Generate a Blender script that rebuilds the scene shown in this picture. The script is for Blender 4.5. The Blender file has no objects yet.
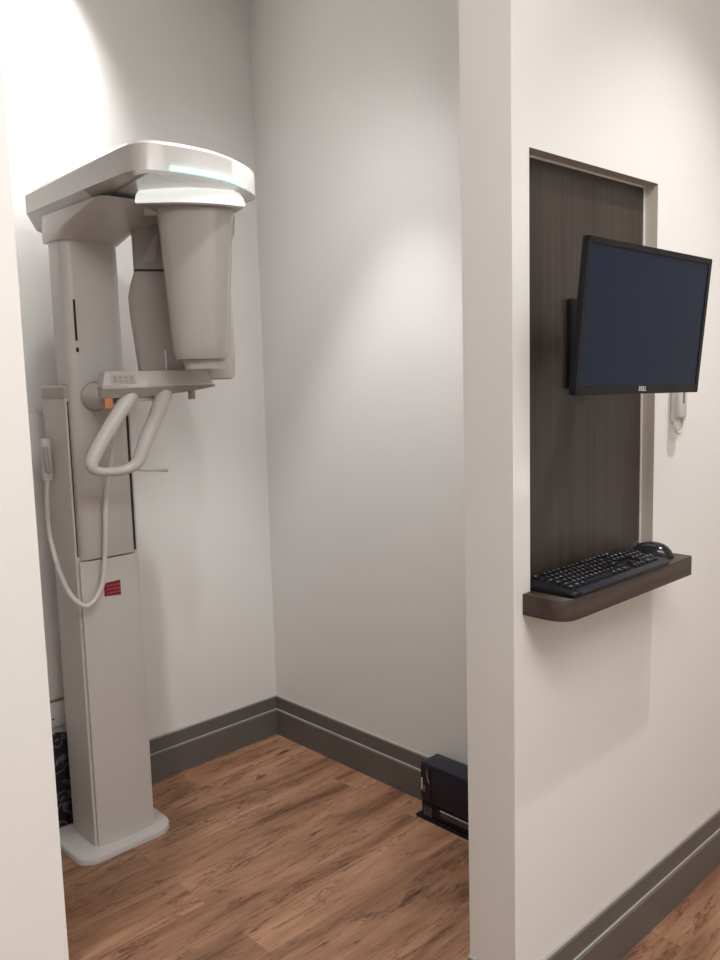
import bpy, bmesh, math, random
from mathutils import Vector, Matrix
random.seed(4)
PI = math.pi
SC = bpy.context.scene
COL = SC.collection

# ------------------------------------------------------------------ camera
cam_d = bpy.data.cameras.new('camera'); cam = bpy.data.objects.new('camera', cam_d); COL.objects.link(cam)
cam_d.sensor_fit = 'HORIZONTAL'; cam_d.sensor_width = 36.0; cam_d.lens = 842.98 / 720 * 36
Rv = Vector((0.7217959, -0.69158384, -0.0268787)); Uv = Vector((0.10334241, 0.06929355, 0.99222918)); Fv = Vector((0.68434715, 0.71896467, -0.12148574))
m = Matrix.Identity(4)
for i in range(3):
    m[i][0] = Rv[i]; m[i][1] = Uv[i]; m[i][2] = -Fv[i]
m[2][3] = 1.5
cam.matrix_world = m
cam_d.clip_start = 0.02
SC.camera = cam

# ------------------------------------------------------------------ light and exposure
SC.view_settings.view_transform = 'Standard'; SC.view_settings.look = 'None'
SC.view_settings.gamma = 1.0; SC.view_settings.use_curve_mapping = False
SC.view_settings.exposure = 0.0
world = bpy.data.worlds.new('world'); SC.world = world; world.use_nodes = True
world.node_tree.nodes['Background'].inputs[0].default_value = (1, 0.97, 0.93, 1)
world.node_tree.nodes['Background'].inputs[1].default_value = 0.3

def lamp(name, kind, loc, power, color=(1, 0.93, 0.86), size=0.1, target=None, angle=None, blend=0.5):
    d = bpy.data.lights.new(name, kind); o = bpy.data.objects.new(name, d); COL.objects.link(o)
    d.energy = power; d.color = color
    if kind == 'AREA':
        d.shape = 'DISK'; d.size = size
    else:
        d.shadow_soft_size = size
    if kind == 'SPOT':
        d.spot_size = math.radians(angle); d.spot_blend = blend
    o.location = loc
    if target is not None:
        o.rotation_euler = (Vector(target) - Vector(loc)).to_track_quat('-Z', 'Y').to_euler()
    return o
CZ = 3.0
lamp('downlight_corridor_middle', 'SPOT', (2.05, 0.43, CZ - .03), 78, (1, .98, .96), .022, (2.05, .46, 0), 88, .8)
lamp('downlight_corridor_right', 'SPOT', (2.35, 0.40, CZ - .03), 16, (1, .99, .98), .025, (2.35, .40, 0), 64, .6)
lamp('downlight_alcove_front', 'SPOT', (1.32, 1.36, CZ - .03), 26, (1, .995, .985), .03, (1.90, 2.70, 1.2), 74, .8)
lamp('downlight_alcove_middle', 'SPOT', (1.60, 1.90, CZ - .03), 98, (1, .985, .97), .025, (1.60, 1.95, 0), 58, .5)
lamp('fill_alcove_wide', 'SPOT', (1.48, 1.90, CZ - .03), 22, (1, .995, .985), .05, (1.52, 2.0, 0), 96, .7)  # added wide fill spot, lifts the middle of the right wall
lamp('downlight_wall_wash', 'SPOT', (1.10, 2.42, CZ - .03), 120, (1, .985, .965), .03, (1.12, 2.80, 2.58), 78, 1.0)
lamp('ambient_fill_corridor', 'AREA', (0.9, -0.75, CZ - .02), 34, (1, .985, .97), 1.5)  # added soft area fill for even ambient light, no real fixture
lamp('ambient_fill_entrance', 'AREA', (0.35, 0.0, CZ - .02), 23, (1, .985, .965), 0.9)  # unseen frontal fill added above the camera side

# ------------------------------------------------------------------ materials
MATS = {}
def nmat(name, color, rough=0.5, metal=0.0, noise=0.0, nscale=20, bump=0.0, bscale=200, coat=0.0, emit=None, estr=0, spec=None, sss=None, trans=0):
    if name in MATS: return MATS[name]
    mt = bpy.data.materials.new(name); mt.use_nodes = True
    nt = mt.node_tree; b = nt.nodes['Principled BSDF']
    b.inputs['Base Color'].default_value = (*color, 1); b.inputs['Roughness'].default_value = rough; b.inputs['Metallic'].default_value = metal
    if spec is not None: b.inputs['Specular IOR Level'].default_value = spec
    if coat: b.inputs['Coat Weight'].default_value = coat; b.inputs['Coat Roughness'].default_value = .08
    if trans: b.inputs['Transmission Weight'].default_value = trans
    if emit: b.inputs['Emission Color'].default_value = (*emit, 1); b.inputs['Emission Strength'].default_value = estr
    tc = nt.nodes.new('ShaderNodeTexCoord')
    n = nt.nodes.new('ShaderNodeTexNoise'); n.inputs['Scale'].default_value = nscale; n.inputs['Detail'].default_value = 4
    nt.links.new(tc.outputs['Object'], n.inputs['Vector'])
    mx = nt.nodes.new('ShaderNodeMix'); mx.data_type = 'RGBA'
    d = noise
    mx.inputs[6].default_value = (*[c * (1 - d) for c in color], 1); mx.inputs[7].default_value = (*[min(1, c * (1 + d)) for c in color], 1)
    nt.links.new(n.outputs['Fac'], mx.inputs[0]); nt.links.new(mx.outputs[2], b.inputs['Base Color'])
    if bump:
        n2 = nt.nodes.new('ShaderNodeTexNoise'); n2.inputs['Scale'].default_value = bscale; n2.inputs['Detail'].default_value = 3
        bp = nt.nodes.new('ShaderNodeBump'); bp.inputs['Strength'].default_value = bump; bp.inputs['Distance'].default_value = .002
        nt.links.new(tc.outputs['Object'], n2.inputs['Vector']); nt.links.new(n2.outputs['Fac'], bp.inputs['Height']); nt.links.new(bp.outputs['Normal'], b.inputs['Normal'])
    MATS[name] = mt
    return mt

def ramp(nt, pts):
    r = nt.nodes.new('ShaderNodeValToRGB'); e = r.color_ramp.elements
    while len(e) < len(pts): e.new(.5)
    for k, (p, c) in enumerate(pts):
        e[k].position = p; e[k].color = (*c, 1)
    return r

def wood_floor():
    mt = bpy.data.materials.new('oak_plank_floor'); mt.use_nodes = True
    nt = mt.node_tree; L = nt.links.new; b = nt.nodes['Principled BSDF']
    def node(t, **kw):
        n = nt.nodes.new(t)
        for k, v in kw.items(): setattr(n, k, v)
        return n
    geo = node('ShaderNodeNewGeometry')
    mp = node('ShaderNodeMapping'); mp.inputs['Rotation'].default_value = (0, 0, 0)
    L(geo.outputs['Position'], mp.inputs['Vector'])
    br = node('ShaderNodeTexBrick'); br.offset = .37; br.offset_frequency = 2; br.squash = 1
    br.inputs['Color1'].default_value = (0, 0, 0, 1); br.inputs['Color2'].default_value = (1, 1, 1, 1); br.inputs['Mortar'].default_value = (.5, .5, .5, 1)
    br.inputs['Scale'].default_value = 1; br.inputs['Mortar Size'].default_value = .0012; br.inputs['Mortar Smooth'].default_value = .3
    br.inputs['Brick Width'].default_value = 1.22; br.inputs['Row Height'].default_value = .152; br.inputs['Bias'].default_value = 0
    L(mp.outputs[0], br.inputs['Vector'])
    # grain coordinates: per-plank offset
    sep = node('ShaderNodeSeparateColor'); L(br.outputs['Color'], sep.inputs[0])
    off = node('ShaderNodeVectorMath', operation='SCALE'); off.inputs[0].default_value = (13, 7, 3); L(sep.outputs[0], off.inputs['Scale'])
    add = node('ShaderNodeVectorMath', operation='ADD'); L(mp.outputs[0], add.inputs[0]); L(off.outputs[0], add.inputs[1])
    st = node('ShaderNodeMapping'); st.inputs['Scale'].default_value = (1.3, 7, 1); L(add.outputs[0], st.inputs['Vector'])
    n1 = node('ShaderNodeTexNoise'); n1.inputs['Scale'].default_value = 1.1; n1.inputs['Detail'].default_value = 7; n1.inputs['Roughness'].default_value = .62; n1.inputs['Distortion'].default_value = .6
    L(st.outputs[0], n1.inputs['Vector'])
    base = ramp(nt, [(.28, (.12, .052, .027)), (.42, (.25, .128, .073)), (.56, (.35, .19, .115)), (.75, (.48, .28, .175))])
    L(n1.outputs['Fac'], base.inputs[0])
    # fine fibres
    st2 = node('ShaderNodeMapping'); st2.inputs['Scale'].default_value = (9, 150, 1); L(add.outputs[0], st2.inputs['Vector'])
    n2 = node('ShaderNodeTexNoise'); n2.inputs['Scale'].default_value = 1; n2.inputs['Detail'].default_value = 4; L(st2.outputs[0], n2.inputs['Vector'])
    f = node('ShaderNodeMix', data_type='RGBA', blend_type='MULTIPLY'); f.inputs[0].default_value = .35
    r2 = ramp(nt, [(.3, (.62, .58, .55)), (.6, (1, 1, 1))]); L(n2.outputs['Fac'], r2.inputs[0]); L(base.outputs[0], f.inputs[6]); L(r2.outputs[0], f.inputs[7])
    # dark rustic cracks running with the grain
    st3 = node('ShaderNodeMapping'); st3.inputs['Scale'].default_value = (2.0, 15, 1); st3.inputs['Rotation'].default_value = (0, 0, .05); L(add.outputs[0], st3.inputs['Vector'])
    n3 = node('ShaderNodeTexNoise'); n3.inputs['Scale'].default_value = 1.3; n3.inputs['Detail'].default_value = 9; n3.inputs['Roughness'].default_value = .72; n3.inputs['Distortion'].default_value = .8
    L(st3.outputs[0], n3.inputs['Vector'])
    r3 = ramp(nt, [(.472, (1, 1, 1)), (.495, (.26, .18, .14)), (.518, (1, 1, 1))]); L(n3.outputs['Fac'], r3.inputs[0])
    nz = node('ShaderNodeTexNoise'); nz.inputs['Scale'].default_value = 2.6; L(st.outputs[0], nz.inputs['Vector'])
    rz = ramp(nt, [(.42, (0, 0, 0)), (.54, (1, 1, 1))]); L(nz.outputs['Fac'], rz.inputs[0])
    g = node('ShaderNodeMix', data_type='RGBA', blend_type='MULTIPLY'); L(rz.outputs[0], g.inputs[0]); L(f.outputs[2], g.inputs[6]); L(r3.outputs[0], g.inputs[7])
    # short dark splits along the grain
    st4 = node('ShaderNodeMapping'); st4.inputs['Scale'].default_value = (5.5, 48, 1); L(add.outputs[0], st4.inputs['Vector'])
    n4 = node('ShaderNodeTexNoise'); n4.inputs['Scale'].default_value = 1; n4.inputs['Detail'].default_value = 5; n4.inputs['Roughness'].default_value = .65; L(st4.outputs[0], n4.inputs['Vector'])
    r4 = ramp(nt, [(.33, (.30, .22, .18)), (.41, (1, 1, 1))]); L(n4.outputs['Fac'], r4.inputs[0])
    st5 = node('ShaderNodeMapping'); st5.inputs['Scale'].default_value = (1.8, 9, 1); st5.inputs['Location'].default_value = (5, 2, 0); L(add.outputs[0], st5.inputs['Vector'])
    n5 = node('ShaderNodeTexNoise'); n5.inputs['Scale'].default_value = 1; n5.inputs['Detail'].default_value = 2; L(st5.outputs[0], n5.inputs['Vector'])
    r5 = ramp(nt, [(.50, (0, 0, 0)), (.60, (1, 1, 1))]); L(n5.outputs['Fac'], r5.inputs[0])
    g2 = node('ShaderNodeMix', data_type='RGBA', blend_type='MULTIPLY'); L(r5.outputs[0], g2.inputs[0]); L(g.outputs[2], g2.inputs[6]); L(r4.outputs[0], g2.inputs[7]); g = g2
    # plank tone
    tone = node('ShaderNodeMapRange'); tone.inputs['To Min'].default_value = .90; tone.inputs['To Max'].default_value = 1.10; L(sep.outputs[0], tone.inputs[0])
    h = node('ShaderNodeVectorMath', operation='SCALE'); L(g.outputs[2], h.inputs[0]); L(tone.outputs[0], h.inputs['Scale'])
    j = node('ShaderNodeMix', data_type='RGBA'); j.inputs[7].default_value = (.12, .06, .035, 1)
    jf = node('ShaderNodeMath', operation='MULTIPLY'); jf.inputs[1].default_value = .3; L(br.outputs['Fac'], jf.inputs[0])
    L(jf.outputs[0], j.inputs[0]); L(h.outputs[0], j.inputs[6]); L(j.outputs[2], b.inputs['Base Color'])
    b.inputs['Roughness'].default_value = .42
    b.inputs['Specular IOR Level'].default_value = .35
    bp = node('ShaderNodeBump'); bp.inputs['Strength'].default_value = .15; bp.inputs['Distance'].default_value = .002; L(n2.outputs['Fac'], bp.inputs['Height']); L(bp.outputs[0], b.inputs['Normal'])
    return mt

def laminate(name, c0, c1, axis='Z', rough=.42):
    mt = bpy.data.materials.new(name); mt.use_nodes = True
    nt = mt.node_tree; L = nt.links.new; b = nt.nodes['Principled BSDF']
    geo = nt.nodes.new('ShaderNodeNewGeometry')
    s = {'Z': (70, 70, 1.5), 'X': (1.5, 60, 60)}[axis]
    mp = nt.nodes.new('ShaderNodeMapping'); mp.inputs['Scale'].default_value = s; L(geo.outputs['Position'], mp.inputs['Vector'])
    n = nt.nodes.new('ShaderNodeTexNoise'); n.inputs['Scale'].default_value = 1; n.inputs['Detail'].default_value = 5; n.inputs['Roughness'].default_value = .6
    L(mp.outputs[0], n.inputs['Vector'])
    mp2 = nt.nodes.new('ShaderNodeMapping'); mp2.inputs['Scale'].default_value = tuple(v * .18 for v in s); L(geo.outputs['Position'], mp2.inputs['Vector'])
    n2 = nt.nodes.new('ShaderNodeTexNoise'); n2.inputs['Scale'].default_value = 1; n2.inputs['Detail'].default_value = 2; L(mp2.outputs[0], n2.inputs['Vector'])
    av = nt.nodes.new('ShaderNodeMath'); av.operation = 'MULTIPLY_ADD'; av.inputs[1].default_value = .6; L(n.outputs['Fac'], av.inputs[0])
    a2 = nt.nodes.new('ShaderNodeMath'); a2.operation = 'MULTIPLY'; a2.inputs[1].default_value = .4; L(n2.outputs['Fac'], a2.inputs[0]); L(a2.outputs[0], av.inputs[2])
    r = ramp(nt, [(.35, c0), (.62, c1)]); L(av.outputs[0], r.inputs[0]); L(r.outputs[0], b.inputs['Base Color'])
    b.inputs['Roughness'].default_value = rough
    return mt

def swirl_bag():
    mt = bpy.data.materials.new('black_patterned_fabric'); mt.use_nodes = True
    nt = mt.node_tree; L = nt.links.new; b = nt.nodes['Principled BSDF']
    tc = nt.nodes.new('ShaderNodeTexCoord')
    n = nt.nodes.new('ShaderNodeTexNoise'); n.inputs['Scale'].default_value = 9; n.inputs['Detail'].default_value = 1.5; n.inputs['Distortion'].default_value = 2.2
    L(tc.outputs['Object'], n.inputs['Vector'])
    r = ramp(nt, [(.44, (.012, .010, .016)), (.475, (.16, .14, .14)), (.50, (.012, .010, .016)), (.57, (.012, .010, .016)), (.60, (.17, .15, .16)), (.63, (.014, .010, .022))])
    L(n.outputs['Fac'], r.inputs[0]); L(r.outputs[0], b.inputs['Base Color']); b.inputs['Roughness'].default_value = .5
    return mt

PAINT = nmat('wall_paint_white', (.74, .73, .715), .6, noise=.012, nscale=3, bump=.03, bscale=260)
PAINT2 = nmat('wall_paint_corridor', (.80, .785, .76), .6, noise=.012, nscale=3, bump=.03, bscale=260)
CEIL = nmat('ceiling_paint', (.85, .84, .82), .7)
SKIRT = nmat('grey_skirting_paint', (.125, .115, .108), .35, noise=.05, nscale=30)
CAULK = nmat('white_caulk', (.80, .79, .77), .5)
FLOOR = wood_floor()
WALNUT = laminate('dark_walnut_laminate', (.026, .019, .016), (.060, .046, .039), 'Z')
WALNUTX = laminate('brown_walnut_shelf_laminate', (.030, .019, .014), (.060, .040, .030), 'X', .5)
BEIGE = nmat('beige_reveal_trim', (.50,.46,.40), .5)
WPLAST = nmat('white_gloss_plastic', (.58, .555, .535), .25, coat=.3)
WPLAST2 = nmat('white_satin_plastic', (.56, .53, .51), .4)
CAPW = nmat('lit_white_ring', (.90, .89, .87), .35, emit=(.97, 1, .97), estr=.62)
TAUPE = nmat('taupe_gloss_plastic', (.43, .40, .37), .12, coat=.5)
TAUPE2 = nmat('grey_taupe_plastic', (.39, .355, .33), .3)
GREYP = nmat('light_grey_plastic', (.50, .47, .45), .35)
DARK = nmat('dark_gap', (.03, .025, .022), .6)
BLACKP = nmat('black_plastic', (.008, .008, .010), .42, spec=.25)
BLACKG = nmat('black_gloss_plastic', (.010, .010, .013), .18)
NAVYB = nmat('blue_black_casing', (.010, .012, .022), .4, spec=.35)
SCREEN = nmat('monitor_glass_off', (.011, .018, .038), .28, spec=.14)
SILVER = nmat('silver_metal', (.72, .72, .72), .25, metal=.9)
CYAN = nmat('cyan_led', (.5, 1, .9), .4, emit=(.25, 1, .82), estr=5)
RED = nmat('red_sticker', (.21, .008, .022), .45, noise=.3, nscale=300)
PINK = nmat('faded_print', (.62, .20, .22), .5)
ORANGE = nmat('orange_label', (.60, .22, .09), .5)
YELLOWISH = nmat('pale_yellow_label', (.62, .58, .36), .5)
HOSE = nmat('white_hose_rubber', (.60, .575, .545), .4)
KEYM = nmat('black_key', (.010, .010, .013), .4, spec=.3)
LEGEND = nmat('key_legend_white', (.66, .66, .66), .5)
WHITE = nmat('white_plastic', (.82, .80, .78), .35)

# ------------------------------------------------------------------ mesh helpers
def obj(name, bm, mat, parent=None, smooth=True, mats=None, auto=35):
    me = bpy.data.meshes.new(name)
    bmesh.ops.remove_doubles(bm, verts=bm.verts, dist=1e-6)
    bmesh.ops.recalc_face_normals(bm, faces=bm.faces)
    if smooth:
        for f in bm.faces: f.smooth = True
        for e in bm.edges:
            if len(e.link_faces) == 2 and e.calc_face_angle(0) > math.radians(auto): e.smooth = False
    bm.to_mesh(me); bm.free()
    o = bpy.data.objects.new(name, me); COL.objects.link(o)
    for mm in (mats or [mat]): me.materials.append(mm)
    if parent is not None:
        o.parent = parent; root = parent
        while root.parent: root = root.parent
        if root is parent: o.matrix_parent_inverse = parent.matrix_basis.inverted()
    return o
def tag(o, label=None, cat=None, group=None, kind=None):
    if label: o['label'] = label
    if cat: o['category'] = cat
    if group: o['group'] = group
    if kind: o['kind'] = kind
    return o
def thing(name, label, cat, loc, rotz=0, group=None):
    o = bpy.data.objects.new(name, None); COL.objects.link(o); o.location = loc; o.rotation_euler = (0, 0, rotz); o.empty_display_size = .05
    bpy.context.view_layer.update()
    return tag(o, label, cat, group)
def struct(name, bm, mat, **kw):
    return tag(obj(name, bm, mat, None, **kw), kind='structure')
def box(bm, a, b, bev=0, seg=2, M=None, mi=0):
    g = bmesh.ops.create_cube(bm, size=1)
    vs = g['verts']
    s = [b[i] - a[i] for i in range(3)]; c = [(a[i] + b[i]) / 2 for i in range(3)]
    for v in vs: v.co = Vector([v.co[i] * s[i] + c[i] for i in range(3)])
    fs = set(f for v in vs for f in v.link_faces)
    if bev:
        r = bmesh.ops.bevel(bm, geom=list(set(e for v in vs for e in v.link_edges)), offset=bev, segments=seg, affect='EDGES', profile=.5)
        fs = set(r['faces']) | set(f for f in fs if f.is_valid)
        vs = list(set(v for f in fs for v in f.verts))
    for f in fs:
        if f.is_valid: f.material_index = mi
    if M is not None: bmesh.ops.transform(bm, matrix=M, verts=vs)
    return vs
def loft(bm, rings, cap=True, mi=0, closed=True):
    rows = [[bm.verts.new(p) for p in r] for r in rings]
    n = len(rows[0])
    for a, b in zip(rows, rows[1:]):
        for i in range(n if closed else n - 1):
            f = bm.faces.new((a[i], a[(i + 1) % n], b[(i + 1) % n], b[i])); f.material_index = mi
    if cap:
        bm.faces.new(rows[0][::-1]).material_index = mi; bm.faces.new(rows[-1]).material_index = mi
def sup(cx, cy, z, hx, hy, e=4, ex=(1, 0), ey=(0, 1), n=48):
    out = []
    for k in range(n):
        t = 2 * PI * k / n; c, s = math.cos(t), math.sin(t)
        x = math.copysign(abs(c) ** (2 / e), c) * hx; y = math.copysign(abs(s) ** (2 / e), s) * hy
        out.append(Vector((cx + ex[0] * x + ey[0] * y, cy + ex[1] * x + ey[1] * y, z)))
    return out
def rounded(poly, r, seg=5):
    """round each corner of a plan polygon; r is one radius or a list"""
    out = []; n = len(poly)
    for i in range(n):
        ri = r[i] if isinstance(r, (list, tuple)) else r
        p = Vector(poly[i]); a = Vector(poly[i - 1]); b = Vector(poly[(i + 1) % n])
        if ri <= 0: out.append(p); continue
        u = (a - p); w = (b - p); d = min(ri, u.length * .48, w.length * .48)
        p0 = p + u.normalized() * d; p1 = p + w.normalized() * d
        for k in range(seg + 1):
            t = k / seg
            out.append(p0 * (1 - t) ** 2 + p * 2 * t * (1 - t) + p1 * t ** 2)
    return out
def offset(pts, d):
    """inset (d>0) a counter-clockwise plan outline"""
    n = len(pts); out = []
    for i in range(n):
        a, p, b = pts[i - 1], pts[i], pts[(i + 1) % n]
        t = (b - a).normalized(); nrm = Vector((-t.y, t.x))
        out.append(p + nrm * d)
    return out
def ring3(pts, z): return [Vector((p.x, p.y, z(p) if callable(z) else z)) for p in pts]
def catmull(P, n=8):
    P = [Vector(p) for p in P]; Q = [P[0] * 2 - P[1]] + P + [P[-1] * 2 - P[-2]]; out = []
    for i in range(1, len(Q) - 2):
        for k in range(n):
            t = k / n
            out.append(.5 * ((2 * Q[i]) + (-Q[i - 1] + Q[i + 1]) * t + (2 * Q[i - 1] - 5 * Q[i] + 4 * Q[i + 1] - Q[i + 2]) * t * t + (-Q[i - 1] + 3 * Q[i] - 3 * Q[i + 1] + Q[i + 2]) * t ** 3))
    out.append(P[-1]); return out
def tube(bm, P, r, n=14, smooth=8, flat=1.0, mi=0):
    pts = catmull(P, smooth) if smooth else [Vector(p) for p in P]
    N = len(pts); rs = [r] * N if not isinstance(r, (list, tuple)) else None
    if rs is None:
        rs = []
        for k in range(N):
            t = k / (N - 1) * (len(r) - 1); i = min(int(t), len(r) - 2); rs.append(r[i] + (r[i + 1] - r[i]) * (t - i))
    rings = []; up = None
    for k, p in enumerate(pts):
        t = (pts[min(k + 1, N - 1)] - pts[max(k - 1, 0)]).normalized()
        if up is None:
            up = Vector((0, 0, 1)) if abs(t.z) < .9 else Vector((0, 1, 0))
        up = (up - t * up.dot(t)).normalized(); s = t.cross(up)
        rings.append([p + (s * math.cos(a) + up * math.sin(a) * flat) * rs[k] for a in [2 * PI * j / n for j in range(n)]])
    loft(bm, rings, mi=mi)
def cyl(bm, a, b, r, n=24, r2=None, mi=0):
    tube(bm, [a, b], [r, r if r2 is None else r2], n=n, smooth=0, mi=mi)
def text_bm(s, size, depth, M):
    cu = bpy.data.curves.new('t', 'FONT'); cu.body = s; cu.size = size; cu.extrude = depth; cu.align_x = 'CENTER'; cu.align_y = 'CENTER'; cu.resolution_u = 2
    o = bpy.data.objects.new('t', cu); COL.objects.link(o)
    dg = bpy.context.evaluated_depsgraph_get(); me = bpy.data.meshes.new_from_object(o.evaluated_get(dg))
    bm = bmesh.new(); bm.from_mesh(me); bmesh.ops.transform(bm, matrix=M, verts=bm.verts)
    bpy.data.objects.remove(o); bpy.data.curves.remove(cu); bpy.data.meshes.remove(me)
    return bm
def merge(bm, other, mi=0):
    me = bpy.data.meshes.new('tmp'); other.to_mesh(me); other.free()
    k = len(bm.faces); bm.from_mesh(me); bpy.data.meshes.remove(me); bm.faces.ensure_lookup_table()
    for f in bm.faces[k:]: f.material_index = mi

# ------------------------------------------------------------------ the setting
YA, XB, YP, YQ = 2.767, 2.108, 1.0225, 1.150      # back wall, right wall, partition front and rear planes
XE, XL, XR = 1.405, 0.419, 3.6                    # partition end, left wall end, corridor end
NX0, NX1, NZ0, NZ1, NY = 1.464, 2.001, .992, 1.946, 1.058
bm = bmesh.new(); box(bm, (-1.3, -1.7, -.1), (XR, 3.0, 0)); struct('floor', bm, FLOOR, smooth=False)
bm = bmesh.new(); box(bm, (-1.3, -1.7, CZ), (XR, 3.0, CZ + .1)); struct('ceiling', bm, CEIL, smooth=False)
bm = bmesh.new(); box(bm, (0.05, YA, 0), (XB + .12, YA + .12, CZ)); struct('wall_back', bm, PAINT, smooth=False)
bm = bmesh.new(); box(bm, (XB, YQ, 0), (XB + .12, YA, CZ)); struct('wall_right', bm, PAINT, smooth=False)
bm = bmesh.new(); box(bm, (-1.2, YP, 0), (XL, YQ, CZ)); struct('wall_left', bm, PAINT2, smooth=False)
bm = bmesh.new(); box(bm, (.05, YQ, 0), (.17, YA, CZ)); struct('wall_alcove', bm, PAINT, smooth=False)
bm = bmesh.new(); box(bm, (-1.3, -1.7, 0), (-1.2, YQ, CZ)); struct('wall_outer', bm, PAINT2, smooth=False)
bm = bmesh.new(); box(bm, (-1.2, -1.7, 0), (XR, -1.6, CZ)); struct('wall_front', bm, PAINT2, smooth=False)
bm = bmesh.new(); box(bm, (XR - .1, -1.6, 0), (XR, YQ, CZ)); struct('wall_corridor', bm, PAINT2, smooth=False)
# partition with a recessed niche: one welded shell
bm = bmesh.new()
xs = [XE, NX0, NX1, XR - .1]; zs = [0, NZ0, NZ1, CZ]
for i in range(3):
    for j in range(3):
        if i == 1 and j == 1: continue
        bm.faces.new([bm.verts.new((xs[a], YP, zs[b])) for a, b in ((i, j), (i + 1, j), (i + 1, j + 1), (i, j + 1))])
q = [(NX0, NZ0), (NX1, NZ0), (NX1, NZ1), (NX0, NZ1)]; nyb = NY + .012
for k in range(4):
    (xa, za), (xb, zb) = q[k], q[(k + 1) % 4]
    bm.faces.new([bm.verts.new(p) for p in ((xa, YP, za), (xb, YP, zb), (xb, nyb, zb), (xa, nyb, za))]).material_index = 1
bm.faces.new([bm.verts.new((x, nyb, z)) for x, z in q])
for vs in ([(XE, YP, 0), (XE, YP, CZ), (XE, YQ, CZ), (XE, YQ, 0)], [(XE, YQ, 0), (XR - .1, YQ, 0), (XR - .1, YQ, CZ), (XE, YQ, CZ)],
           [(XR - .1, YP, 0), (XR - .1, YQ, 0), (XR - .1, YQ, CZ), (XR - .1, YP, CZ)]):
    bm.faces.new([bm.verts.new(v) for v in vs])
struct('wall_partition', bm, PAINT2, smooth=False, mats=[PAINT2, nmat('niche_reveal_shaded_beige', (.60, .54, .47), .55)])  # beige reveal, its shade put into the darker colour

def skirting(name, runs):
    """runs: list of (start, end, outward normal) in plan; thick foot, ledge, thinner top, caulk line"""
    bm = bmesh.new()
    for (a, b, n, e0, e1) in runs:
        a = Vector(a); b = Vector(b); n = Vector(n); t = (b - a).normalized()
        prof = [(0, 0), (.018, 0), (.018, .104), (.014, .109), (.010, .1095), (.010, .160), (.0065, .164), (0, .164)]
        rows = []
        for P, e, sg in ((a, e0, -1), (b, e1, 1)):
            rows.append([Vector((P.x + n.x * d + t.x * sg * e * d, P.y + n.y * d + t.y * sg * e * d, z)) for d, z in prof])
        loft(bm, rows, closed=False, cap=False, mi=0)
        bm.faces.new([bm.verts.new(p) for p in rows[0]]); bm.faces.new([bm.verts.new(p) for p in rows[1]])
        cb = [(0, .164), (.0065, .164), (.004, .1672), (0, .1672)]
        rows = [[Vector((P.x + n.x * d, P.y + n.y * d, z)) for d, z in cb] for P in (a, b)]
        loft(bm, rows, closed=False, cap=False, mi=1)
        lb = [(.0142, .1092), (.0102, .1098), (.0102, .1112)]  # pale strip paints the light caught along the ledge
        rows = [[Vector((P.x + n.x * d, P.y + n.y * d, z)) for d, z in lb] for P in (a, b)]
        loft(bm, rows, closed=False, cap=False, mi=1)
    o = struct(name, bm, SKIRT, smooth=False, mats=[SKIRT, nmat('skirting_highlight_paint', (.30, .29, .275), .4)])
    o.data.materials[1] = EDGE
    return o
EDGE = nmat('skirting_caulk_and_ledge_highlight', (.36, .35, .335), .4)  # shared by the top caulk line and the painted ledge highlight
skirting('baseboard_back', [((XB, YA), (.17, YA), (0, -1), -1, 0)])
skirting('baseboard_right', [((XB, YA), (XB, YQ), (-1, 0), -1, 0)])
skirting('baseboard_partition', [((XE, YP), (XR - .1, YP), (0, -1), 1, 0), ((XE, YQ), (XE, YP), (-1, 0), 0, 1)])
skirting('baseboard_left', [((-1.2, YP), (XL, YP), (0, -1), 0, 1), ((XL, YP), (XL, YQ), (1, 0), 1, 0)])

# ------------------------------------------------------------------ x-ray machine
XM = thing('xray_machine', 'tall white standing dental x-ray machine with overhead arm in the corner of the alcove', 'x-ray machine', (1.23, 2.5, 0))
# base plate
pl = rounded([(1.048, 2.425), (1.085, 2.395), (1.345, 2.395), (1.385, 2.44), (1.385, 2.66), (1.045, 2.66)], [.03, .03, .04, .04, .03, .03])
bm = bmesh.new(); loft(bm, [ring3(pl, .0005), ring3(pl, .015), ring3(offset(pl, .003), .020), ring3(offset(pl, .008), .022)]); obj('base_plate', bm, WPLAST, XM)
# fixed rear rail column
ra = rounded([(1.120, 2.458), (1.334, 2.458), (1.334, 2.635), (1.120, 2.635)], [.004, .004, .03, .03])
bm = bmesh.new(); loft(bm, [ring3(ra, .021), ring3(ra, 1.460)]); obj('rear_column', bm, WPLAST2, XM)
rc = rounded([(1.118, 2.456), (1.336, 2.456), (1.336, 2.637), (1.118, 2.637)], [.006, .006, .03, .03])
bm = bmesh.new(); loft(bm, [ring3(rc, 1.461), ring3(rc, 1.492), ring3(offset(rc, .008), 1.50)]); tag(obj('column_cap', bm, TAUPE2, XM), 'grey cap band on the rear column')
# front cover (lower) and sliding carriage (upper)
def front(x0, x1, y0, y1, bulge=.010):
    P = [Vector((x0 + (x1 - x0) * t, y0 - bulge * math.sin(PI * t) ** .6)) for t in [i / 10 for i in range(11)]]
    return P + [Vector((x1, y1)), Vector((x0, y1))]
fc = front(1.128, 1.322, 2.447, 2.457)
bm = bmesh.new(); loft(bm, [ring3(fc, .021), ring3(fc, .955)]); obj('front_cover', bm, WPLAST, XM)
cr = rounded([(1.132, 2.450), (1.155, 2.436), (1.295, 2.436), (1.318, 2.450), (1.318, 2.545), (1.132, 2.545)], [.012, .02, .02, .012, .03, .03])
bm = bmesh.new(); loft(bm, [ring3(offset(cr, .002), .960), ring3(cr, .963), ring3(cr, 1.97)]); obj('carriage_column', bm, WPLAST, XM)
bm = bmesh.new()
box(bm, (1.1265, 2.4545, .97), (1.1295, 2.4585, 1.45)); box(bm, (1.3195, 2.4525, .965), (1.3245, 2.4575, 1.44))
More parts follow.
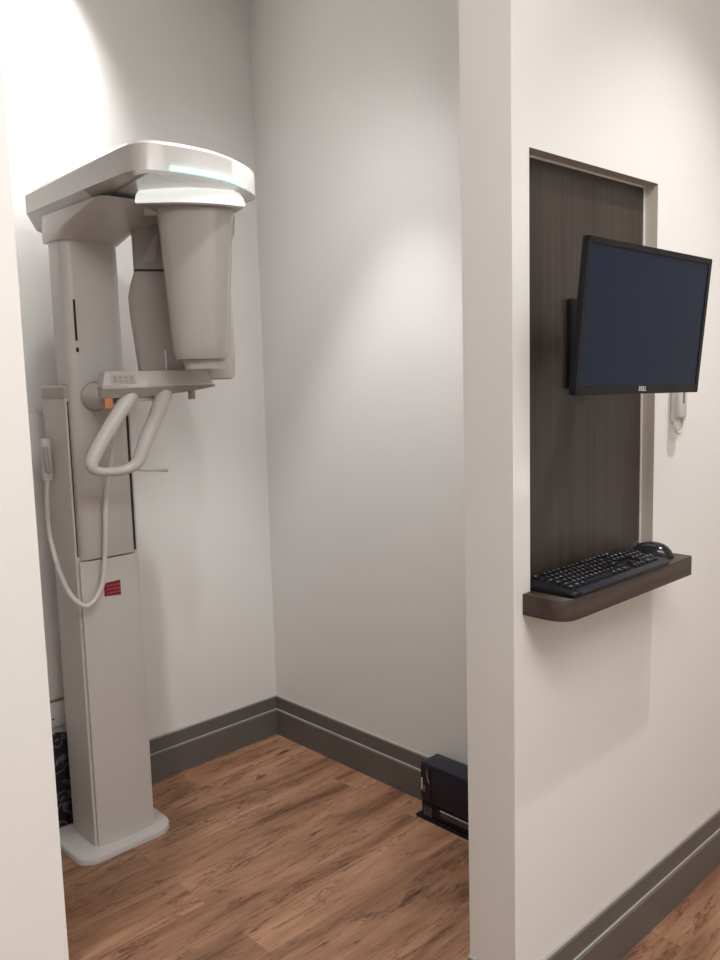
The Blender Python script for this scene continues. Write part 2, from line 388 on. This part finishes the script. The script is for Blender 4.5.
tag(obj('rail_slot', bm, DARK, XM, smooth=False), 'dark vertical slot beside the sliding column')
bm = bmesh.new(); box(bm, (1.157, 2.4325, 1.630), (1.163, 2.4365, 1.752), .0015); tag(obj('indicator_slot', bm, BLACKP, XM), 'black vertical slot')
bm = bmesh.new(); box(bm, (1.157, 2.4325, 1.597), (1.165, 2.4365, 1.610), .001); tag(obj('indicator_mark', bm, BLACKP, XM), 'small black square mark')
# overhead arm
plan = [Vector((1.118, 2.63))] + [Vector(p) for p in [(1.118, 2.5), (1.119, 2.25), (1.122, 2.06)]] + \
       [Vector(p) for p in [(1.126, 2.005), (1.140, 1.972), (1.165, 1.955), (1.21, 1.944), (1.27, 1.939), (1.34, 1.944), (1.41, 1.958), (1.475, 1.984), (1.525, 2.014), (1.552, 2.043), (1.565, 2.08)]] + \
       [Vector(p) for p in [(1.565, 2.20), (1.545, 2.33), (1.50, 2.45), (1.43, 2.55), (1.37, 2.61), (1.32, 2.64), (1.15, 2.652)]]
_c = [Vector((p.x, p.y, 0)) for p in plan[3:16]]
plan = plan[:3] + [Vector((p.x, p.y)) for p in catmull(_c, 4)] + plan[16:]
zt = lambda p: 2.088 + .022 * min(1, max(0, (2.63 - p.y) / .6)) - .075 * max(0, (p.x - 1.33)) ** 1.2
def zb(base, k=.010): return lambda p: base + k * min(1, max(0, (2.6 - p.y) / .55)) - .05 * max(0, p.x - 1.40)
bm = bmesh.new()
rings = [ring3(offset(plan, .050), zb(1.966, .072)), ring3(offset(plan, .026), zb(1.976, .061)), ring3(plan, zb(2.026, .009)), ring3(offset(plan, .0005), zb(2.029, .009))]
rings += [ring3(plan, lambda p: zt(p) - .010), ring3(offset(plan, .004), lambda p: zt(p) - .003), ring3(offset(plan, .012), lambda p: zt(p) + .001), ring3(offset(plan, .05), lambda p: zt(p) + .008)]
loft(bm, rings); obj('overhead_arm', bm, WPLAST, XM, auto=30)
# funnel that joins the column to the arm
bm = bmesh.new()
def fun(z, x1, y0, d):
    return ring3(rounded([(1.128 - d, y0), (x1, y0), (x1 + .02, 2.55), (1.128 - d, 2.56)], [.03, .05, .03, .03]), z)
loft(bm, [fun(1.925, 1.326, 2.428, .004), fun(1.932, 1.332, 2.422, .006), fun(1.955, 1.35, 2.38, .006), fun(1.975, 1.40, 2.30, .005), fun(2.004, 1.46, 2.16, .002)])
obj('arm_neck', bm, WPLAST, XM, auto=60)
# LED strip along the lower front edge of the arm
bm = bmesh.new()
fr = [Vector((p.x, p.y)) for p in plan[19:36]]
P = [Vector((p.x + .0, p.y - .001, zb(2.034, .009)(p))) for p in fr]
tube(bm, P, .0045, n=8, smooth=2); tag(obj('light_strip', bm, CYAN, XM), 'glowing cyan light strip')
# rotor: cap, front head, rear detector
ex = Vector((.885, -.465)); ey = Vector((.465, .885)); RO = Vector((1.402, 2.184))
M_ = Matrix(((ex.x, ey.x, 0, RO.x), (ex.y, ey.y, 0, RO.y), (0, 0, 1, 0), (0, 0, 0, 1)))
def loc(a, b): p = RO + ex * a + ey * b; return (p.x, p.y)
def dplan(hw, yf, yb, bow, side=.03, n=14):
    P = [Vector(loc(-hw + 2 * hw * t, yf - bow * math.sin(PI * t))) for t in [i / n for i in range(n + 1)]]
    P += [Vector(loc(hw, yf + (yb - yf) * .5)), Vector(loc(hw - side, yb)), Vector(loc(-hw + side, yb)), Vector(loc(-hw, yf + (yb - yf) * .5))]
    return P
def cplan(hw, yf, bow, n=16):
    P = [Vector(loc(-hw + .004 + 2 * hw * t, yf - bow * math.sin(PI * t))) for t in [i / n for i in range(n + 1)]]
    return P + [Vector(loc(hw * .95, yf + .06)), Vector(loc(hw * .8, yf + .13)), Vector(loc(-hw * .45, yf + .13)), Vector(loc(-hw * .80, yf + .035))]
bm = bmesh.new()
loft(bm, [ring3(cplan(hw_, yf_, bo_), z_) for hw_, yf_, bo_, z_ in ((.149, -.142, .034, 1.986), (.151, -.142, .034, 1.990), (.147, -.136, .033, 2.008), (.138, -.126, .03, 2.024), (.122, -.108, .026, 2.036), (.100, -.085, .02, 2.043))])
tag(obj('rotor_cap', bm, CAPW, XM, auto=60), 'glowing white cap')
bm = bmesh.new(); loft(bm, [ring3(offset(cplan(.149, -.142, .034), .002), 1.981), ring3(offset(cplan(.149, -.142, .034), .001), 1.9855)]); tag(obj('cap_underside', bm, TAUPE2, XM, auto=60), 'grey plate under the cap')
bm = bmesh.new(); loft(bm, [[M_ @ Vector((x, y, z)) for x, y in ((-.12, -.03), (.12, -.03), (.12, .15), (-.14, .15))] for z in (1.975, 2.02)]); obj('rotor_bridge', bm, TAUPE2, XM, smooth=False)
bm = bmesh.new(); c = loc(0, .03); cyl(bm, (*c, 1.99), (*c, 2.045), .075); obj('rotor_bearing', bm, GREYP, XM)
# shoulder under the cap
bm = bmesh.new()
def sh(z, hw, yb): return ring3(rounded([loc(.02, -.05), loc(hw, -.05), loc(hw, yb), loc(.02, yb)], [.01, .05, .03, .01]), z)
loft(bm, [sh(1.875, .112, .12), sh(1.90, .128, .135), sh(1.93, .140, .145), sh(1.983, .144, .148)]); obj('rotor_shoulder', bm, TAUPE2, XM, auto=60)
# front tube head: tapering D-section
bm = bmesh.new(); rings = []
for t in [0, .03, .1, .2, .35, .5, .65, .8, .92, .975, 1.0]:
    z = 1.981 - t * (1.981 - 1.563)
    hw = .108 - .029 * t ** .9; hd = .066 - .012 * t
    if t > .95: k = (t - .95) / .05; hw -= .006 * k; hd -= .006 * k
    cc = loc(.020 - .002 * t, -.082)
    rings.append(sup(cc[0], cc[1], z, hw, hd, 2.7, ex, ey))
loft(bm, rings[::-1]); obj('tube_head', bm, TAUPE, XM, auto=50)
bm = bmesh.new(); cc = loc(.026, -.075); loft(bm, [sup(cc[0], cc[1], 1.535, .056, .034, 3, ex, ey), sup(cc[0], cc[1], 1.562, .060, .036, 3, ex, ey)]); obj('collimator', bm, GREYP, XM)
M = Matrix(((ex.x, ey.x, 0, RO.x), (ex.y, ey.y, 0, RO.y), (0, 0, 1, 0), (0, 0, 0, 1)))
# rear detector housing
bm = bmesh.new()
def rear(z, xl, xr, y0=.105, y1=.175): return ring3(rounded([loc(xl, y0), loc(xr, y0), loc(xr, y1), loc(xl, y1)], .018), z)
loft(bm, [rear(1.503, -.135, .128, .12, .16), rear(1.508, -.150, .138), rear(1.53, -.155, .142), rear(1.62, -.163, .143), rear(1.70, -.171, .143), rear(1.76, -.174, .140), rear(1.80, -.165, .134), rear(1.835, -.153, .130)])
tag(obj('detector_housing', bm, TAUPE2, XM, auto=60), 'grey lower housing behind the tube head')
bm = bmesh.new(); loft(bm, [rear(1.841, -.153, .130), rear(1.95, -.153, .130), rear(2.015, -.150, .130)]); obj('detector_arm', bm, TAUPE2, XM)
bm = bmesh.new(); loft(bm, [rear(1.8345, -.152, .129, .1035, .173), rear(1.8415, -.152, .129, .1035, .173)]); tag(obj('housing_joint', bm, DARK, XM), 'dark seam line')
bm = bmesh.new(); loft(bm, [[M @ Vector((x, y, z)) for x, z in ((-.128, 1.865), (-.090, 1.865), (-.075, 1.945), (-.085, 1.945))] for y in (.1055, .098)]); obj('housing_facet', bm, GREYP, XM, smooth=False)
# positioning table (chin rest)
P0, P1 = Vector((1.176, 2.335)), Vector((1.500, 2.243)); tx = (P1 - P0).normalized(); ty = Vector((-tx.y, tx.x))
MC = Matrix(((tx.x, ty.x, 0, P0.x), (tx.y, ty.y, 0, P0.y), (0, 0, 1, 0), (0, 0, 0, 1)))
Lc = (P1 - P0).length
CH = []
bm = bmesh.new()
def cr2(x0, x1, y0, y1, z): return [MC @ Vector(p) for p in ((x0, y0, z), (x1, y0, z), (x1, y1, z), (x0, y1, z))]
loft(bm, [cr2(0, Lc - .004, -.040, .055, 1.4915), cr2(.012, Lc - .018, -.022, .05, 1.5335), cr2(.016, Lc - .022, -.018, .046, 1.5355)])
table = obj('chin_rest_table', bm, WPLAST, XM, smooth=False)
bm = bmesh.new(); rings = []
for k in range(13):
    t = k / 12; x = -.004 + (Lc + .010) * t; th = .026 * (1 - t ** 2.5) + .006
    rings.append([MC @ Vector((x, a, z)) for a, z in ((-.045 + .02 * t ** 6, 1.490), (-.046 + .02 * t ** 6, 1.486), (-.030, 1.489 - th), (.045, 1.489 - th), (.058, 1.486), (.058, 1.490))])
loft(bm, rings); obj('table_underside', bm, TAUPE2, XM, auto=25)
# keypad on the sloping face
sl = math.atan2(.042, .018)
MK = MC @ Matrix.Translation((.062, -.032, 1.5115)) @ Matrix.Rotation(sl, 4, 'X')
bm = bmesh.new(); box(bm, (-.036, -.015, 0), (.036, .015, .0018), .001, 1, MK); kp = obj('keypad', bm, GREYP, table)
for r in range(2):
    for c_ in range(4):
        bm = bmesh.new(); box(bm, (-.030 + c_ * .016, -.011 + r * .012, .0016), (-.018 + c_ * .016, -.002 + r * .012, .003), .0008, 1, MK); obj('button', bm, TAUPE2, kp)
# stub barrel joining the table to the carriage
bm = bmesh.new(); tube(bm, [(1.206, 2.440, 1.462), (1.206, 2.425, 1.462), (1.208, 2.37, 1.464), (1.215, 2.33, 1.466)], [.043, .041, .038, .026], n=28, smooth=4)
obj('table_mount', bm, WPLAST2, XM)
bm = bmesh.new(); tube(bm, [(1.206, 2.4385, 1.462), (1.206, 2.4345, 1.462)], .046, n=28, smooth=0); tag(obj('mount_ring', bm, TAUPE2, XM), 'darker ring around the mount')
bm = bmesh.new(); box(bm, (1.170, 2.300, 1.428), (1.196, 2.303, 1.457), .001, 1); 
tag(obj('warning_label', bm, ORANGE, XM), 'orange label')
# handle frame
bm = bmesh.new()
tube(bm, [(1.262, 2.30, 1.475), (1.215, 2.30, 1.415), (1.160, 2.297, 1.345), (1.118, 2.292, 1.285), (1.112, 2.288, 1.262), (1.130, 2.285, 1.248), (1.180, 2.283, 1.243), (1.222, 2.280, 1.248), (1.252, 2.277, 1.268), (1.283, 2.275, 1.330), (1.320, 2.272, 1.400), (1.352, 2.270, 1.475)],
     [.026, .023, .021, .020, .018, .013, .013, .015, .019, .022, .023, .026], n=18, smooth=8)
obj('handle_frame', bm, WPLAST2, XM)
bm = bmesh.new(); tube(bm, [(1.225, 2.279, 1.246), (1.27, 2.275, 1.240), (1.31, 2.272, 1.236), (1.346, 2.270, 1.232)], [.005, .005, .0045, .006], n=10, smooth=4); obj('handle_peg', bm, GREYP, XM)
bm = bmesh.new(); box(bm, (1.235, 2.285, 1.445), (1.325, 2.30, 1.462), .004); obj('handle_crossbar', bm, WPLAST2, XM)
bm = bmesh.new(); c0 = MC @ Vector((.275, .0, 0)); cyl(bm, (c0.x, c0.y, 1.445), (c0.x, c0.y, 1.475), .011, 16); obj('table_knob', bm, TAUPE2, XM)
for a, h in ((.212, 1.60), (.345, 1.565)):
    c0 = MC @ Vector((a, .04, 0)); bm = bmesh.new(); box(bm, (c0.x - .008, c0.y - .006, 1.53), (c0.x + .008, c0.y + .006, h), .004); obj('head_support', bm, WHITE, XM)
# red sticker on the front cover
bm = bmesh.new()
sy = 2.4355
o_ = [(1.197, .836), (1.197, .862), (1.203, .878), (1.253, .880), (1.253, .832)]
loft(bm, [[Vector((x, sy, z)) for x, z in o_], [Vector((x, sy + .0012, z)) for x, z in o_]])
stk = tag(obj('sticker', bm, RED, XM, smooth=False), 'small red sticker with faded print')
bm = bmesh.new()
for r in range(3):
    x = 1.206
    while x < 1.246:
        w = random.uniform(.003, .007); z = .843 + r * .012
        box(bm, (x, sy - .0004, z), (x + w, sy + .0002, z + .0012)); box(bm, (x + w * .4, sy - .0004, z - .002), (x + w * .4 + .001, sy + .0002, z + .004)); x += w + .0025
obj('sticker_print', bm, PINK, stk, smooth=False)
# hanging cable and its holder
bm = bmesh.new(); box(bm, (1.092, 2.575, 1.20), (1.121, 2.60, 1.335), .006); obj('switch_holder', bm, WPLAST2, XM)
bm = bmesh.new(); tube(bm, [(1.098, 2.573, 1.31), (1.10, 2.570, 1.27), (1.103, 2.570, 1.23)], .008, n=12); obj('hand_switch', bm, TAUPE2, XM)
bm = bmesh.new()
tube(bm, [(1.105, 2.585, 1.215), (1.100, 2.59, 1.12), (1.099, 2.58, 1.02), (1.092, 2.52, .93), (1.092, 2.45, .862), (1.108, 2.405, .832), (1.133, 2.40, .832), (1.160, 2.402, .858), (1.183, 2.408, .905), (1.199, 2.412, 1.02), (1.208, 2.41, 1.144), (1.214, 2.38, 1.25), (1.214, 2.34, 1.36), (1.213, 2.32, 1.44)], .0078, n=12)
obj('cable', bm, HOSE, XM)

# ------------------------------------------------------------------ things behind the machine
bm = bmesh.new(); box(bm, (1.02, YA - .030, .30 + .135), (1.30, YA - .0005, 1.413), .003)
tag(obj('wall_box', bm, PAINT, None), 'flat white boxed-in panel on the back wall behind the x-ray machine', 'wall panel')
SK = thing('power_socket', 'white wall power socket low on the back wall behind the x-ray machine', 'socket', (1.175, YA, .33))
bm = bmesh.new(); box(bm, (1.09, YA - .012, .330), (1.235, YA - .0005, .418), .004); pt = obj('socket_plate', bm, WHITE, SK)
for k in range(2):
    bm = bmesh.new()
    for (dx, dz) in ((0, .016), (-.011, -.008), (.011, -.008)):
        box(bm, (1.125 + k * .068 + dx - .0035, YA - .0128, .368 + dz - .003), (1.125 + k * .068 + dx + .0035, YA - .0118, .368 + dz + .003))
    obj('socket_hole', bm, DARK, pt, smooth=False)
    bm = bmesh.new(); box(bm, (1.120 + k * .068, YA - .0145, .398), (1.132 + k * .068, YA - .0118, .412), .001, 1); obj('switch', bm, WHITE, pt)
bm = bmesh.new(); rings = []
for z, hx, hy in ((.001, .105, .018), (.02, .118, .024), (.10, .122, .026), (.2, .118, .025), (.27, .112, .020), (.318, .106, .012)):
    r_ = sup(1.13, 2.712, z, hx, hy, 3.5)
    rings.append([p + Vector((0, .003 * math.sin(p.x * 70 + z * 30), .006 * math.sin(p.x * 90) if z > .25 else 0)) for p in r_])
loft(bm, rings)
tag(obj('patterned_bag', bm, swirl_bag(), None, auto=60), 'black bag with pale swirl print on the floor behind the x-ray machine', 'bag')

# ------------------------------------------------------------------ computer boxes by the right wall
LB = thing('equipment_box', 'low black equipment box on the floor against the right wall, lower of two', 'equipment box', (2.04, 1.72, 0))
XF = 2.004
bm = bmesh.new(); box(bm, (XF - .004, 1.52, .0), (2.088, 1.868, .010), .002); box(bm, (XF + .002, 1.525, .009), (2.086, 1.846, .068), .004)
obj('casing', bm, BLACKP, LB)
bm = bmesh.new(); box(bm, (XF - .004, 1.53, .054), (XF + .004, 1.760, .0585), .001, 1); tag(obj('silver_edge', bm, SILVER, LB), 'bright silver edge strip')
bm = bmesh.new(); box(bm, (XF - .002, 1.535, .034), (XF + .004, 1.758, .0535), .001, 1); obj('front_panel', bm, nmat('dark_grey_panel', (.045, .048, .052), .35), LB)
for k in range(5):
    bm = bmesh.new(); box(bm, (XF - .0005, 1.800 + k * .008, .016), (XF + .003, 1.8025 + k * .008, .050)); obj('vent_slot', bm, nmat('vent_grey', (.16, .14, .16), .5), LB, smooth=False)
UB = thing('desktop_computer', 'small black desktop computer lying on top of the low black box, upper of two', 'computer', (2.04, 1.7, .069))
bm = bmesh.new(); box(bm, (XF - .002, 1.525, .0695), (2.088, 1.843, .204), .004); obj('casing', bm, NAVYB, UB)
bm = bmesh.new(); box(bm, (XF - .005, 1.800, .075), (XF + .002, 1.842, .200), .002, 1); fp = obj('front_panel', bm, BLACKG, UB)
bm = bmesh.new(); tube(bm, [(XF - .006, 1.812, .185), (XF - .006, 1.811, .160), (XF - .006, 1.803, .140)], .0024, n=8); tag(obj('trim_line', bm, nmat('vent_grey', (.16, .14, .16), .5), fp), 'grey curved trim line')
bm = bmesh.new(); tube(bm, [(XF - .006, 1.836, .150), (XF - .006, 1.8355, .128), (XF - .006, 1.836, .108)], .0022, n=8); tag(obj('edge_mark', bm, WHITE, fp), 'white oval edge mark')  # small white oval on the panel edge, plain colour
bm = bmesh.new(); tube(bm, [(XF - .006, 1.826, .125), (XF - .006, 1.825, .115), (XF - .006, 1.826, .104)], .0035, n=8); obj('power_button', bm, nmat('vent_grey', (.16, .14, .16), .5), fp)

# ------------------------------------------------------------------ niche panel and shelf
WPN = thing('niche_panel', 'dark walnut laminate back panel set in the wall niche behind the monitor', 'panel', (1.73, NY, 1.04))
bm = bmesh.new(); box(bm, (NX0 + .0005, NY, 1.030), (NX1 - .005, NY + .011, NZ1 - .005)); obj('board', bm, WALNUT, WPN, smooth=False)
bm = bmesh.new(); box(bm, (NX0 + .0005, NY - .003, NZ1 - .0048), (NX1 - .0005, NY + .010, NZ1 - .0004)); box(bm, (NX1 - .0048, NY - .003, 1.04), (NX1 - .0004, NY + .010, NZ1 - .0048)); tag(obj('edge_trim', bm, CAULK, WPN, smooth=False), 'thin pale edge trim')
SX0, SX1, SY0, SZ0, SZ1 = 1.436, 2.006, .917, .992, 1.038
sp = rounded([(SX0, YP - .0006), (SX0, SY0 + .0), (SX1, SY0), (SX1, YP - .0006)], [0, .075, .014, 0], 8)
bm = bmesh.new(); loft(bm, [ring3(sp, SZ0), ring3(sp, SZ1 - .0015), ring3(offset(sp, .001), SZ1)]); 
box(bm, (NX0 + .001, YP - .002, SZ0 + .001), (NX1 - .001, NY + .0105, SZ1 - .001))
tag(obj('keyboard_shelf', bm, WALNUTX, None, auto=60), 'brown walnut wall shelf with rounded corner holding the keyboard', 'shelf')

# ------------------------------------------------------------------ monitor
MO = thing('computer_monitor', 'black flat-screen monitor tilted down, mounted above the keyboard shelf', 'monitor', (1.612, .841, 1.594))
Rm = Matrix.Rotation(-.028, 4, 'Z') @ Matrix.Rotation(.087, 4, 'X') @ Matrix.Rotation(.019, 4, 'Y')
MM = Matrix.Translation((1.612, .841, 1.594)) @ Rm
W2, H2 = .24, .144
bm = bmesh.new()
box(bm, (-W2, 0, -H2), (W2, .012, H2), .003, 2, MM)
loft(bm, [[MM @ Vector((x * W2 * s, y, z * H2 * s)) for x, z in ((-1, -1), (1, -1), (1, 1), (-1, 1))] for s, y in ((.94, .011), (.85, .026), (.60, .038))])
obj('housing', bm, BLACKP, MO)
bm = bmesh.new()
bz = .012
box(bm, (-W2, -.003, H2 - bz), (W2, .002, H2), .001, 1, MM); box(bm, (-W2, -.003, -H2), (W2, .002, -H2 + .020), .001, 1, MM)
box(bm, (-W2, -.003, -H2), (-W2 + bz, .002, H2), .001, 1, MM); box(bm, (W2 - bz, -.003, -H2), (W2, .002, H2), .001, 1, MM)
bez = obj('bezel', bm, BLACKP, MO)
bm = bmesh.new(); box(bm, (-W2 + bz - .001, -.0008, -H2 + .019), (W2 - bz + .001, .001, H2 - bz + .001), 0, 1, MM); tag(obj('screen', bm, SCREEN, MO, smooth=False), 'dark switched-off blue-grey screen')
MT = MM @ Matrix.Translation((0.0, -.0034, -H2 + .010)) @ Matrix.Rotation(PI / 2, 4, 'X')
bm = text_bm('DELL', .0135, .0004, MT); tag(obj('logo', bm, nmat('logo_silver', (.65, .68, .70), .4), bez, smooth=False), 'pale silver logo lettering')
bm = bmesh.new(); box(bm, (1.655, NY - .016, 1.46), (1.745, NY - .0006, 1.66), .004); wp = obj('wall_plate', bm, BLACKP, MO)
bm = bmesh.new(); box(bm, (1.675, NY - .08, 1.535), (1.725, NY - .015, 1.585), .005); cyl(bm, (1.70, NY - .085, 1.51), (1.70, NY - .085, 1.61), .02); obj('swivel_arm', bm, BLACKP, wp)
hp = MM @ Matrix.Translation((.03, 0, -.01))
bm = bmesh.new(); box(bm, (-.045, .0395, -.045), (.045, .048, .045), .003, 2, hp); c1 = hp @ Vector((0, .047, 0)); c2 = Vector((1.70, NY - .085, 1.56)); cyl(bm, c1, c2, .017); obj('head_plate', bm, BLACKP, wp)

# ------------------------------------------------------------------ keyboard
KX0, KX1, KY0, KY1 = 1.466, 1.886, .914, 1.040
KB = thing('computer_keyboard', 'black computer keyboard lying on the brown wall shelf', 'keyboard', (1.675, .983, SZ1))
til = .10
MKB = Matrix.Translation((KX0, KY0, SZ1 + .0008)) 
KW, KD = KX1 - KX0, KY1 - KY0
def kz(y): return .010 + til * y
bm = bmesh.new(); kp_ = rounded([(0, 0), (KW, 0), (KW, KD), (0, KD)], [.018, .018, .01, .01])
rings = [ring3(offset(kp_, .002), 0), ring3(kp_, lambda p: kz(p.y) * .5), ring3(offset(kp_, .002), lambda p: kz(p.y)), ring3(offset(kp_, .004), lambda p: kz(p.y) + .001)]
loft(bm, [[MKB @ p for p in r] for r in rings]); obj('case', bm, BLACKP, KB, auto=50)
bm = bmesh.new()
kf = [Vector((.02, -.001)), Vector((KW - .02, -.001)), Vector((KW - .02, .013)), Vector((.02, .013))]
loft(bm, [[MKB @ Vector((p.x, p.y, .006 if p.y < 0 else .0125)) for p in kf], [MKB @ Vector((p.x, p.y, .0095 if p.y < 0 else .0145)) for p in kf]]); obj('palm_edge', bm, NAVYB, KB)
rows = [
 ("ESC,1;_,.9;F1,1;F2,1;F3,1;F4,1;_,.3;F5,1;F6,1;F7,1;F8,1;_,.3;F9,1;F10,1;F11,1;F12,1;_,.2;P,1;S,1;B,1"),
 ("`,1;1,1;2,1;3,1;4,1;5,1;6,1;7,1;8,1;9,1;0,1;-,1;=,1;BS,2;_,.2;I,1;H,1;U,1;_,.2;N,1;/,1;*,1;-,1"),
 ("TAB,1.5;Q,1;W,1;E,1;R,1;T,1;Y,1;U,1;I,1;O,1;P,1;[,1;],1;\\,1.5;_,.2;D,1;E,1;D,1;_,.2;7,1;8,1;9,1;+,1"),
 ("CAPS,1.8;A,1;S,1;D,1;F,1;G,1;H,1;J,1;K,1;L,1;:,1;',1;ENT,2.2;_,3.4;4,1;5,1;6,1"),
 ("SH,2.3;Z,1;X,1;C,1;V,1;B,1;N,1;M,1;<,1;>,1;?,1;SH,2.7;_,1.2;^,1;_,1.2;1,1;2,1;3,1;E,1"),
 ("CTRL,1.4;W,1.2;ALT,1.3;SP,6.0;ALT,1.3;W,1.2;CTRL,1.6;_,1.2;<,1;V,1;>,1;_,.2;0,2;.,1")]
un = (KW - .024) / 22.6; pd = (KD - .026) / 6.0; cache = {}; count = 0
for r, row in enumerate(rows):
    x = .012; yc = KD - .009 - pd * (r + .5) - (.0 if r == 0 else .001)
    for it in row.split(';'):
        ch, w = it.rsplit(',', 1); w = float(w)
        if ch == '_': x += w * un; continue
        key = (ch, w)
        if key not in cache:
            bm = bmesh.new(); a = w * un / 2 - .0011; d = pd / 2 - .0011
            loft(bm, [[Vector(p) for p in ((-a, -d, 0), (a, -d, 0), (a, d, 0), (-a, d, 0))], [Vector(p) for p in ((-a + .0016, -d + .0014, .0062), (a - .0016, -d + .0014, .0062), (a - .0016, d - .001, .0066), (-a + .0016, d - .001, .0066))]])
            for f in bm.faces: f.smooth = False
            if ch != 'SP':
                merge(bm, text_bm(ch, .0075 if len(ch) < 2 else .0045, .0001, Matrix.Translation((-.0008, .001, .0066))), 1)
            me = bpy.data.meshes.new('key'); bm.to_mesh(me); bm.free(); me.materials.append(KEYM); me.materials.append(LEGEND); cache[key] = me
        count += 1
        k = bpy.data.objects.new('key', cache[key]); COL.objects.link(k); k.parent = KB
        k.matrix_parent_inverse = KB.matrix_basis.inverted()
        k.matrix_basis = MKB @ Matrix.Translation((x + w * un / 2, yc, kz(yc) + .0004)) @ Matrix.Rotation(til, 4, 'X')
        x += w * un

# ------------------------------------------------------------------ mouse
MS = thing('computer_mouse', 'black computer mouse on the brown wall shelf beside the keyboard', 'mouse', (1.936, .995, SZ1 + .0005), .2)
MSM = Matrix.Translation((1.936, .995, SZ1 + .0005)) @ Matrix.Rotation(.2, 4, 'Z')
bm = bmesh.new(); rings = []
for k in range(15):
    t = -1 + 2 * k / 14; y = t * .056
    hw = .032 * (1 - abs(t) ** 3.2) ** .5 * (1 - .07 * (1 - abs(t))) + .0012
    h = .037 * (1 - abs(t - (-.1)) ** 2.6 * .82) if t > -.1 else .037 * (1 - abs(t + .1) ** 2.8 * 1.05)
    h = max(h, .007)
    rings.append([MSM @ Vector((math.cos(a) * hw, y, max(0, math.sin(a)) ** .8 * h if math.sin(a) > 0 else 0)) for a in [PI * j / 14 for j in range(15)]])
loft(bm, rings); obj('body', bm, BLACKG, MS, auto=70)
bm = bmesh.new(); cw = [MSM @ Vector((-.004, .033, .027)), MSM @ Vector((.004, .033, .027))]; cyl(bm, cw[0], cw[1], .0075, 16); obj('scroll_wheel', bm, nmat('wheel_grey', (.10, .10, .11), .4), MS)

# ------------------------------------------------------------------ wall phone / intercom beside the monitor
PH = thing('wall_handset', 'small white wall-mounted handset with a curled cord, partly hidden by the monitor', 'handset', (2.09, YP, 1.36))
bm = bmesh.new(); box(bm, (2.084, YP - .018, 1.362), (2.120, YP - .0006, 1.50), .004); obj('wall_cradle', bm, WHITE, PH)
bm = bmesh.new(); box(bm, (2.070, YP - .034, 1.372), (2.110, YP - .017, 1.49), .007, 3); hs = obj('handset', bm, WPLAST, PH)
bm = bmesh.new(); box(bm, (2.084, YP - .0352, 1.410), (2.092, YP - .0332, 1.442), .0008, 1); obj('key_slot', bm, nmat('slot_grey', (.12, .11, .13), .5), hs)
bm = bmesh.new(); P = [(2.092 + .022 * math.cos(a), YP - .020, 1.356 + .021 * math.sin(a)) for a in [PI * .85 + 1.42 * PI * k / 12 for k in range(13)]]
tube(bm, P + [(2.130, YP - .016, 1.378), (2.142, YP - .012, 1.374)], .0032, n=10, smooth=4); obj('cord', bm, WPLAST, PH)
bm = bmesh.new(); cyl(bm, (2.142, YP - .016, 1.374), (2.142, YP - .0006, 1.374), .009, 16); obj('cord_plug', bm, WHITE, PH)
